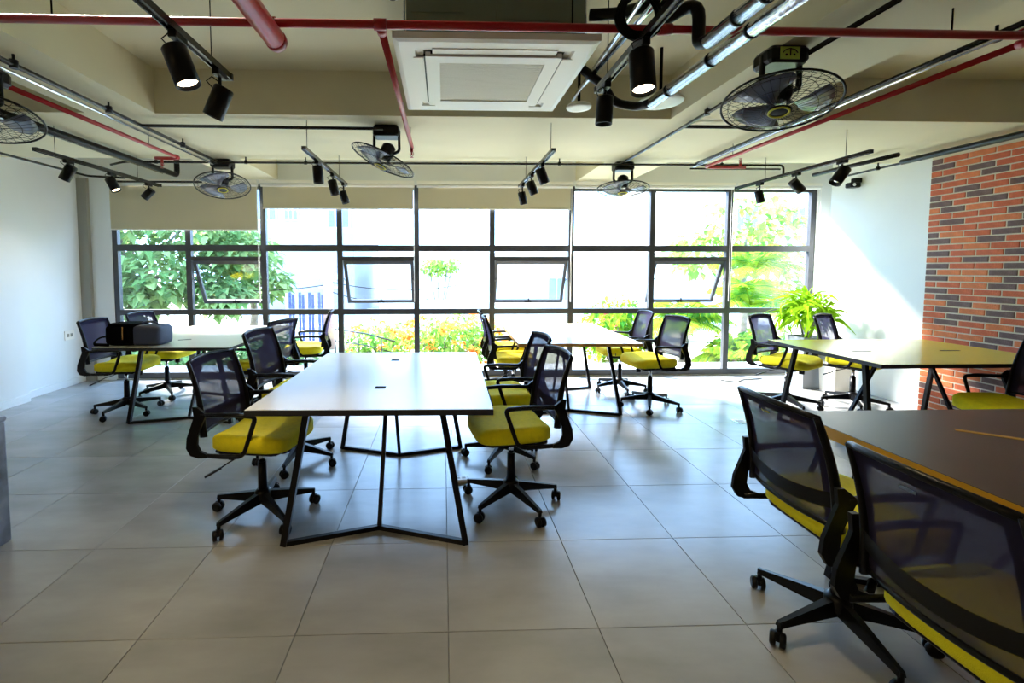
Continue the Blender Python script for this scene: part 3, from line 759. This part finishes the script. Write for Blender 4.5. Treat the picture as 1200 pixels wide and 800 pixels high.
# silver lagged pipes beside it
def lag(lab, pts, r, bands, m='silver'):
    t = thing('insulated_pipe', lab, 'pipe', pts[0], 0, 'insulated air conditioning pipes')
    o = Vector(pts[0]); P = rounded([Vector(p)-o for p in pts], .08, 5)
    MB().tube(P, r, 18).obj('jacket', M[m], t)
    for p in bands:
        d = (Vector(pts[1])-o).normalized(); c = Vector(pts[0])-o+d*p
        MB().cyl(c-d*.006, c+d*.006, r*1.06, 18).obj('strap', M['black'], t)
    return t
lag('long foil wrapped pipe, lower of the thick pair beside the large fan', [(1.24, .5, 2.34), (1.15, 2.58, 2.34)], .030, [.9, 1.3, 1.55, 1.9])
lag('foil wrapped pipe, upper of the thick pair, ending in a black elbow', [(1.14, .5, 2.36), (1.09, 1.93, 2.36)], .030, [.8, 1.1, 1.25])
lag('black lagged elbow rising over the red main', [(1.09, 1.90, 2.36), (1.08, 1.99, 2.37), (1.08, 1.99, 2.56), (.96, 2.12, 2.52), (.93, 2.25, 2.50)], .026, [], 'black')
lag('black ribbed hose between the thick foil pipe and the air conditioner', [(1.15, 2.55, 2.34), (1.12, 2.68, 2.35), (.98, 2.70, 2.38), (.90, 2.62, 2.44), (.76, 2.60, 2.53)], .024, [], 'black')
lag('black lagged pipe leaving the air conditioner casing above the red main', [(.68, 2.2, 2.60), (.80, 2.15, 2.58), (1.0, 2.05, 2.60)], .026, [], 'black')
conduit('thin silver rod parallel to the air conditioner panel edge', [(.80, 1.0, 2.535), (.85, 3.10, 2.535)], .012, 'chrome', group='silver conduits by the air conditioner')
conduit('thin silver rod between the hanging spotlight and the foil pipes', [(.90, 1.0, 2.50), (.82, 2.75, 2.50)], .014, 'chrome', group='silver conduits by the air conditioner')
t = thing('cable_coil', 'black coil of spare cable hanging above the lit spotlight', 'cable', (.79, 1.90, 2.44))
b = MB()
for k in range(7):
    rr2 = .075+.006*(k % 4); ph = .4*k
    b.tube([(rr2*math.cos(a*PI/14), .008*(k-3)+.01*math.sin(a*PI/7+ph), rr2*math.sin(a*PI/14)) for a in range(28)], .0065, 6, closed=True)
b.obj('loops', M['cable'], t)
MB().cyl((0, 0, .08), (0, 0, ZS-2.45), .004, 6).obj('tie', M['cable'], t)
for (x, y, d, lab) in ((1.44, 3.10, .145, 'white round ceiling disc below the end of the foil pipe'), (.93, 3.22, .085, 'small white round disc behind the unlit hanging spotlight')):
    t = thing('ceiling_disc', lab, 'disc', (x, y, 2.535), 0, 'white round ceiling discs')
    MB().lathe([(d*.6, -.012), (d*.97, -.010), (d, 0), (d*.9, .012)], 32).obj('disc', M['white'], t)
    MB().cyl((0, 0, .01), (0, 0, ZS-2.535), .010, 8).obj('stem', M['cable'], t)
t = thing('smoke_detector', 'round white smoke detector at the top edge of the picture', 'detector', (-.262, 2.52, ZS))
MB().lathe([(.055, 0), (.055, -.018), (.045, -.032), (.022, -.040)], 28).obj('housing', M['white'], t)
MB().lathe([(.020, -.040), (.018, -.047), (.001, -.049)], 20).obj('sensor', M['black'], t)
t = thing('dome_camera', 'small black security camera high on the white side wall', 'camera', (4.78, 5.33, 2.43))
MB().box(-.0, .08, -.03, .03, .0, .05).obj('bracket', M['black'], t)
MB().rbox(-.06, .06, -.05, .05, -.06, .0, .02).obj('housing', M['black'], t)
MB().cyl((-.03, -.055, -.03), (-.03, -.05, -.03), .018, 14).obj('lens', M['chrome'], t)

# ------------------------------------------------------------------ small things
# camera bag on the table
t = thing('camera_bag', 'black camera bag with a slate side lying on the pale table', 'bag', (-2.82, 4.24, .75), R(-3))
def soft(b, x0, x1, y0, y1, z0, z1, r):
    cx, cy, cz = (x0+x1)/2, (y0+y1)/2, (z0+z1)/2; hx, hy, hz = (x1-x0)/2, (y1-y0)/2, (z1-z0)/2
    vs = []; fs = []; nu, nv = 28, 12; e = .35
    for j in range(nv+1):
        ph = -PI/2+PI*j/nv
        for i in range(nu):
            th = 2*PI*i/nu
            def sp(c): return math.copysign(abs(c)**e, c)
            vs.append((cx+hx*sp(math.cos(ph))*sp(math.cos(th)), cy+hy*sp(math.cos(ph))*sp(math.sin(th)), cz+hz*sp(math.sin(ph))))
    for j in range(nv):
        for i in range(nu): k = (i+1) % nu; fs.append((j*nu+i, j*nu+k, (j+1)*nu+k, (j+1)*nu+i))
    b.add(vs, fs, True); return b
soft(MB(), -.16, .12, -.11, .12, 0, .185, 0).obj('body', M['bag'], t)
soft(MB(), .06, .33, -.10, .13, 0, .18, 0).obj('side_pocket', M['bagb'], t)
soft(MB(), -.14, .12, -.10, .11, .165, .20, 0).obj('flap', M['bag'], t)
MB().tube([(.02, -.112, .17), (.02, -.116, .06)], .004, 6).obj('zip', M['edge_w'], t)
MB().tube(rounded([(-.14, 0, .07), (-.24, -.03, .07), (-.26, -.08, .035), (-.24, -.10, .012), (-.10, -.12, .012)], .04), .011, 8, flat=(1.3, .7)).obj('strap', M['bag'], t)
MB().tube(rounded([(.10, 0, .18), (.14, 0, .205), (.24, 0, .205), (.28, 0, .175)], .03), .008, 8).obj('handle', M['bagb'], t)

# potted plant
t = thing('potted_plant', 'bright green leafy plant in a tall grey planter by the window', 'plant', (4.38, 5.42, 0))
vs = []
for q, z in ((.105, 0), (.155, .62), (.140, .62), (.135, .57)):
    for sx, sy in ((-1, -1), (1, -1), (1, 1), (-1, 1)): vs.append((sx*q, sy*q, z))
fs = [(3, 2, 1, 0), (12, 13, 14, 15)]
for i in range(3):
    for k in range(4): l = (k+1) % 4; fs.append((i*4+k, i*4+l, i*4+4+l, i*4+4+k))
MB().add(vs, fs).obj('planter', M['pot'], t)
for k in range(6):
    a = k*1.05; MB().tube([(.03*math.cos(a), .03*math.sin(a), .56), (.07*math.cos(a), .07*math.sin(a), .75), (.13*math.cos(a), .13*math.sin(a), .92)], [.009, .007, .005], 6).obj('stem', M['bark'], t)
leaf_ms = []
for v_ in range(6):
    L = .14+.02*v_; W = .024+.002*(v_ % 3); dr = .05+.02*v_; vs = []; fs = []
    for i in range(6):
        q = i/5; wd = W*math.sin(PI*min(.97, .12+.86*q)); x = L*q*(1-.15*q); z = .35*L*q-dr*2.2*q*q
        vs += [(x, -wd, z+.004), (x, 0, z), (x, wd, z+.004)]
    for i in range(5):
        a = i*3; fs += [(a, a+1, a+4, a+3), (a+1, a+2, a+5, a+4)]
    leaf_ms.append(MB().add(vs, fs, True).mesh('leaf', M['leaf_pot']))
rl = random.Random(5)
for k in range(298):
    a = rl.uniform(0, 2*PI); el = math.asin(rl.uniform(-.75, 1)); q = rl.uniform(.35, 1)
    c = Vector((math.cos(a)*.28*q*math.cos(el), math.sin(a)*.26*q*math.cos(el), .91+.25*math.sin(el)*q))
    inst('leaf', rl.choice(leaf_ms), t, c, (rl.uniform(-.9, .9), -el*.8+rl.uniform(-.9, .5), a+rl.uniform(-.9, .9)), (rl.uniform(.65, 1.0),)*3)

t = thing('waste_bin', 'small white square bin on the floor beside the side wall', 'bin', (4.52, 5.15, 0), R(4))
vs = []
for q, z in ((.095, 0), (.11, .36), (.10, .36), (.088, .02)):
    for sx, sy in ((-1, -1), (1, -1), (1, 1), (-1, 1)): vs.append((sx*q, sy*q, z))
fs = [(3, 2, 1, 0), (12, 13, 14, 15)]
for i in range(3):
    for k in range(4): l = (k+1) % 4; fs.append((i*4+k, i*4+l, i*4+4+l, i*4+4+k))
MB().add(vs, fs).obj('body', M['white'], t)
vs = []
t = thing('reception_block', 'low mottled grey block cut off at the left edge of the picture', 'counter', (-2.68, 1.85, 0))
MB().rbox(-.4, .4, -.6, .60, .0, .64, .012).obj('body', M['stone'], t)
MB().rbox(-.405, .405, -.605, .605, .64, .665, .012).obj('top_slab', M['stone'], t)
t = thing('floor_socket', 'small white power socket on the floor under the nearest pale table', 'socket', (.115, 3.05, 0), R(5), 'floor sockets')
MB().rbox(-.05, .05, -.035, .035, 0, .022, .008).obj('body', M['white'], t)
MB().box(-.03, -.005, -.012, .012, .022, .023).box(.008, .033, -.012, .012, .022, .023).obj('outlet', M['trim'], t)
t = thing('floor_socket', 'flat metal socket lid set in the floor between the window and dark table', 'socket', (2.78, 4.18, 0), 0, 'floor sockets')
MB().rbox(-.06, .06, -.06, .06, 0, .004, .004).obj('frame', M['chrome'], t)
MB().box(-.045, .045, -.045, .045, .004, .006).obj('lid', M['trim'], t)
t = thing('wall_socket', 'white double socket on the plain left wall behind the chairs', 'socket', (XL, 5.78, .62), 0)
MB().box(0, .010, -.07, .07, -.055, .055).obj('plate', M['white'], t)
MB().box(.010, .013, -.045, -.01, -.02, .02).box(.010, .013, .01, .045, -.02, .02).obj('outlet', M['trim'], t)
t = thing('floor_cable', 'thin black cable lying on the floor below the window', 'cable', (3.55, 5.75, .006))
MB().tube([(0, 0, 0), (.15, -.10, 0), (.3, .02, 0), (.5, .05, 0), (.6, .1, 0)], .005, 6).obj('lead', M['cable'], t)

# ------------------------------------------------------------------ outdoors
GZ = -.5
struct(MB().box(-40, 50, YW+.17, 60, GZ-.2, GZ).obj('ground', M['earth']), 'sunlit garden ground outside the window', 'ground')
struct(MB().box(-40, 50, YW+.125, YW+1.0, GZ, -.03).obj('ledge', M['concrete']), 'pale concrete ledge outside the window', 'ledge')
struct(MB().box(-40, 50, 15, 22, GZ, GZ+.06).obj('street', M['concrete']), 'pale concrete lane behind the garden', 'street')
def foliage(b, c, rad, n, L, W, rnd, droop=.3, shell=.5):
    for _ in range(n):
        d = Vector((rnd.gauss(0, 1), rnd.gauss(0, 1), rnd.gauss(0, 1))).normalized()
        q = shell+(1-shell)*rnd.random()
        p = Vector(c)+Vector((d.x*rad[0], d.y*rad[1], d.z*rad[2]))*q
        a = Vector((d.x+rnd.uniform(-.8, .8), d.y+rnd.uniform(-.8, .8), rnd.uniform(-.9, .5))).normalized()
        s = a.cross(Vector((rnd.uniform(-.4, .4), rnd.uniform(-.4, .4), 1))).normalized()
        u = s.cross(a); l = L*rnd.uniform(.6, 1.25); w_ = W*rnd.uniform(.7, 1.2)
        b.add([p, p+a*l*.45+s*w_+u*.02, p+a*l*.5+u*l*.12*0-Vector((0, 0, droop*l*.15)), p+a*l*.45-s*w_+u*.02, p+a*l-Vector((0, 0, droop*l))],
              [(0, 1, 2), (0, 2, 3), (1, 4, 2), (2, 4, 3)])
def tree(lab, x, y, h, clumps, leafm, n, L, W, seed, cat='tree', name='garden_tree', base=GZ):
    t = thing(name, lab, cat, (x, y, base)); rnd = random.Random(seed)
    b = MB()
    top = h*.45
    b.tube([(0, 0, 0), (.06, .02, top*.5), (-.03, .05, top)], [.12, .10, .08], 8)
    for c in clumps: b.tube([(-.03, .05, top*.95), ((c[0])*.4, (c[1])*.4, top+(c[2]-top)*.45), (c[0]*.9, c[1]*.9, c[2])], [.06, .045, .015], 6)
    b.obj('trunk', M['bark'], t)
    f = MB()
    for c in clumps: foliage(f, c[:3], (c[3], c[3], c[3]*.75), n, L, W, rnd)
    f.obj('foliage', M[leafm], t)
    return t
tree('broad leaved tree with pale green leaves outside the left bays', -6.6, 10.0, 3.5,
     [(-1.6, 0, 2.9, 1.35), (-.1, -.3, 3.2, 1.3), (1.3, .1, 2.9, 1.2), (-.8, -.5, 1.9, .9), (.9, -.6, 1.8, .9), (2.1, .3, 2.3, .7), (-2.2, -.2, 1.5, .8), (.2, -.6, 1.3, .7), (1.9, -.1, 1.4, .6), (0, .4, 4.3, 1.4), (-2.0, .2, 4.1, 1.2)], 'leaf_tree', 620, .25, .085, 11)
tree('smaller broad leaved tree beside the utility pole', -5.1, 12.5, 3.2, [(0, 0, 2.3, .8), (-.7, 0, 3.0, .9), (.5, -.2, 1.5, .6)], 'leaf_tree', 240, .28, .10, 12)
tree('tall airy tree behind the right bays', 8.6, 13.0, 4.2, [(0, 0, 3.3, 1.2), (1.3, .2, 2.8, 1.2), (-1.2, .2, 2.4, .9), (.5, 0, 1.6, 1.1)], 'leaf_shrub', 260, .32, .10, 13)
def palm(lab, x, y, h, nf, L, seed, droop=.9):
    t = thing('palm', lab, 'palm', (x, y, GZ), 0, 'palms in the garden'); rnd = random.Random(seed)
    MB().tube([(0, 0, 0), (.03, 0, h*.6), (0, 0, h)], [.09, .07, .06], 8).obj('trunk', M['bark'], t)
    for k in range(nf):
        a = k*2.4+rnd.uniform(-.2, .2); el = rnd.uniform(.25, 1.2); b = MB(); pts = []
        for i in range(9):
            q = i/8; rr2 = L*q*math.cos(el)*(1-.15*q); z = h+L*q*math.sin(el)-droop*L*.6*q*q
            pts.append(Vector((rr2*math.cos(a), rr2*math.sin(a), z)))
        b.tube(pts, [.010*(1-.8*i/8)+.002 for i in range(9)], 5)
        s = Vector((-math.sin(a), math.cos(a), 0))
        for i in range(1, 9):
            for q2 in (0, .33, .66):
                p = pts[i-1].lerp(pts[i], q2); d = (pts[i]-pts[i-1]).normalized(); l = L*.34*math.sin(PI*min(.95, (i+q2)/9.5+.1))
                for sg in (-1, 1):
                    e = p+s*sg*l*.8+d*l*.5-Vector((0, 0, l*.45)); m_ = p.lerp(e, .5)+Vector((0, 0, l*.08)); wv = d*.024
                    b.add([p-wv*.4, m_-wv, e, m_+wv, p+wv*.4], [(0, 1, 3, 4), (1, 2, 3)])
        b.obj('frond', M['leaf_palm'], t)
palm('feathery yellow green palm below the rightmost open sash', 4.55, 8.6, .9, 16, 1.25, 21)
palm('feathery palm in front of the last bay beside the potted plant', 6.1, 9.0, 1.2, 16, 1.4, 22)
palm('low spreading palm at the foot of the window behind the side table chairs', 5.0, 7.7, .45, 14, .9, 23)
palm('feathery palm half hidden by the potted plant', 7.2, 10.5, 1.9, 16, 1.5, 24)
def shrub(lab, x, y, rad, leafm, n, L, W, seed, flowers=0, zc=None):
    t = thing('garden_shrub', lab, 'shrub', (x, y, GZ)); rnd = random.Random(seed); zc = rad[2]*.85 if zc is None else zc
    b = MB()
    for k in range(7): a = k*.9; b.tube([(0, 0, 0), (rad[0]*.3*math.cos(a), rad[1]*.3*math.sin(a), zc*.6), (rad[0]*.7*math.cos(a), rad[1]*.7*math.sin(a), zc*1.2)], [.03, .02, .01], 5)
    b.obj('stems', M['bark'], t)
    f = MB(); foliage(f, (0, 0, zc), rad, n, L, W, rnd, shell=.35); f.obj('foliage', M[leafm], t)
    if flowers:
        f = MB()
        for _ in range(flowers):
            d = Vector((rnd.gauss(0, 1), -abs(rnd.gauss(0, 1)), rnd.gauss(.2, 1))).normalized()
            c = Vector((d.x*rad[0], d.y*rad[1], zc+d.z*rad[2]))*1.02
            foliage(f, c, (.05, .05, .04), 9, .07, .028, rnd, .1, .2)
        f.obj('blossoms', M['flower'], t)
shrub('orange flowering bush outside the centre bay', .15, 8.6, (1.0, .6, .62), 'leaf_shrub', 1300, .13, .045, 31, 90)
shrub('green bush at the end of the handrail with a few orange flowers', -1.25, 9.2, (.75, .6, .50), 'leaf_shrub', 800, .13, .045, 32, 14)
shrub('dark green low bush under the utility pole', -3.4, 9.0, (1.0, .6, .35), 'leaf_tree', 800, .14, .05, 33)
shrub('bright green rounded bush right of the red shutter', 3.55, 9.4, (.75, .6, .75), 'leaf_palm', 800, .18, .05, 34, 0)
shrub('lime green rounded bush low behind the window in the last bays', 5.6, 7.9, (.95, .5, .50), 'leaf_palm', 900, .20, .06, 35)
shrub('small bush growing on the white terrace wall', -.1, 13.7, (.65, .3, .32), 'leaf_shrub', 400, .14, .05, 36, 0, 2.0)
shrub('leafy hedge behind the bag table window', -5.2, 8.4, (1.5, .5, .35), 'leaf_tree', 800, .16, .06, 37)

# white house with a terrace wall
def house(lab, x0, x1, y0, y1, h, m, wins, roof=None, name='house'):
    t = thing(name, lab, 'building', ((x0+x1)/2, y0, GZ)); hw_ = (x1-x0)/2
    MB().box(-hw_, hw_, 0, y1-y0, 0, h).obj('walls', M[m], t)
    MB().box(-hw_-.2, hw_+.2, -.25, y1-y0, h, h+.12).obj('roof_edge', M['roofm' if roof else m], t)
    for wx, wz, ww, wh in wins:
        f = MB(); f.box(wx-ww/2-.05, wx+ww/2+.05, -.05, 0, wz-.05, wz+wh+.05); fo = f.obj('window', M['plaster'], t)
        MB().box(wx-ww/2, wx+ww/2, -.06, -.05, wz, wz+wh).obj('pane', M['winout'], fo)
        for q in range(1, 3): MB().box(wx-ww/2+ww*q/3-.02, wx-ww/2+ww*q/3+.02, -.075, -.06, wz, wz+wh).obj('bar', M['plaster'], fo)
    return t
house('white rendered house filling the middle of the window view', -2.2, 8.5, 16, 24, 2.35, 'plaster', [(.9, .7, .8, .9)], True)
house('tall pale building with narrow windows outside the second bay', -8.6, -3.6, 19, 26, 6.8, 'greyplaster', [(-1.0, 3.9, .8, 1.9), (.0, 3.9, .5, 1.9), (1.9, 3.6, .8, 2.2), (-2.0, 3.9, .6, 1.6)])
house('pale house roof behind the palms in the last bays', 9.5, 20, 20, 28, 5.6, 'plaster', [(-1.5, 3.6, .9, 1.0), (.6, 3.6, .9, 1.0)], True)
t = thing('garden_wall', 'low stained white wall across the far side of the garden', 'wall', (2.4, 12.6, GZ))
MB().box(-3.9, 3.9, 0, .2, 0, .98).obj('render', M['concrete'], t)
MB().box(-3.95, 3.95, -.03, .23, .98, 1.05).obj('coping', M['plaster'], t)
t = thing('roller_shutter', 'small red slatted shutter beyond the brown edged table', 'shutter', (4.05, 10.9, GZ))
MB().box(-.32, .32, .02, .06, 0, 1.05).obj('backing', M['plaster'], t)
for k in range(8): MB().box(-.30, .30, -.012, .02, .10+k*.115, .17+k*.115).obj('slat', M['redsh'], t)
t = thing('slatted_fence', 'blue and white upright board fence behind the utility pole', 'fence', (-3.35, 11.6, GZ))
for k in range(14): MB().box(-.56+k*.08, -.50+k*.08, 0, .03, .05, 1.32+.03*math.sin(k*2.1)).obj('board', M['bluef'] if k % 3 else M['plaster'], t)
MB().box(-.58, .58, .03, .06, .3, .36).box(-.58, .58, .03, .06, 1.0, 1.06).obj('rail', M['plaster'], t)
t = thing('utility_pole', 'terracotta coloured utility pole with insulators outside the left bays', 'pole', (-2.75, 11.2, GZ))
MB().tube([(0, 0, 0), (0, 0, 2.05)], [.13, .10], 12).obj('shaft', M['polec'], t)
MB().box(-.22, .22, -.04, .04, 1.45, 1.50).box(-.18, .18, -.04, .04, 1.62, 1.66).obj('crossarm', M['polec'], t)
for k in (-.18, 0, .18): MB().lathe([(.03, 1.66), (.045, 1.70), (.03, 1.74), (.045, 1.78), (.02, 1.82)], 10, Matrix.Translation((k, 0, 0))).obj('insulator', M['concrete'], t)
for i, (z, e, lab) in enumerate(((1.55, (-4.5, 1.0, 1.0), 'black overhead wire running left from the utility pole'), (1.62, (3.2, 2.0, .7), 'black overhead wire running right from the utility pole'),
                            (1.40, (2.4, .4, .55), 'lower black overhead wire sagging right from the utility pole'))):
    t2 = thing('overhead_wire', lab, 'wire', (-2.75, 11.2, GZ+z), 0, 'overhead wires at the pole')
    MB().tube([(e[0]*q, e[1]*q, e[2]*0+(e[2]-1)*.5*q-.35*q*(1-q)*2) for q in [k/10 for k in range(11)]], .010, 5).obj('wire', M['cable'], t2)
t = thing('handrail', 'thin dark metal handrail sloping down the garden steps', 'handrail', (-1.9, 8.6, GZ))
MB().tube([(-.1, 0, .82), (.5, 0, .72), (1.0, 0, .58)], .014, 6).obj('top_rail', M['alu'], t)
MB().tube([(-.1, 0, .60), (.5, 0, .50), (1.0, 0, .36)], .010, 6).obj('lower_rail', M['alu'], t)
for x, z in ((-.1, .82), (.32, .75), (.75, .65)): MB().cyl((x, 0, 0), (x, 0, z), .012, 6).obj('post', M['alu'], t)
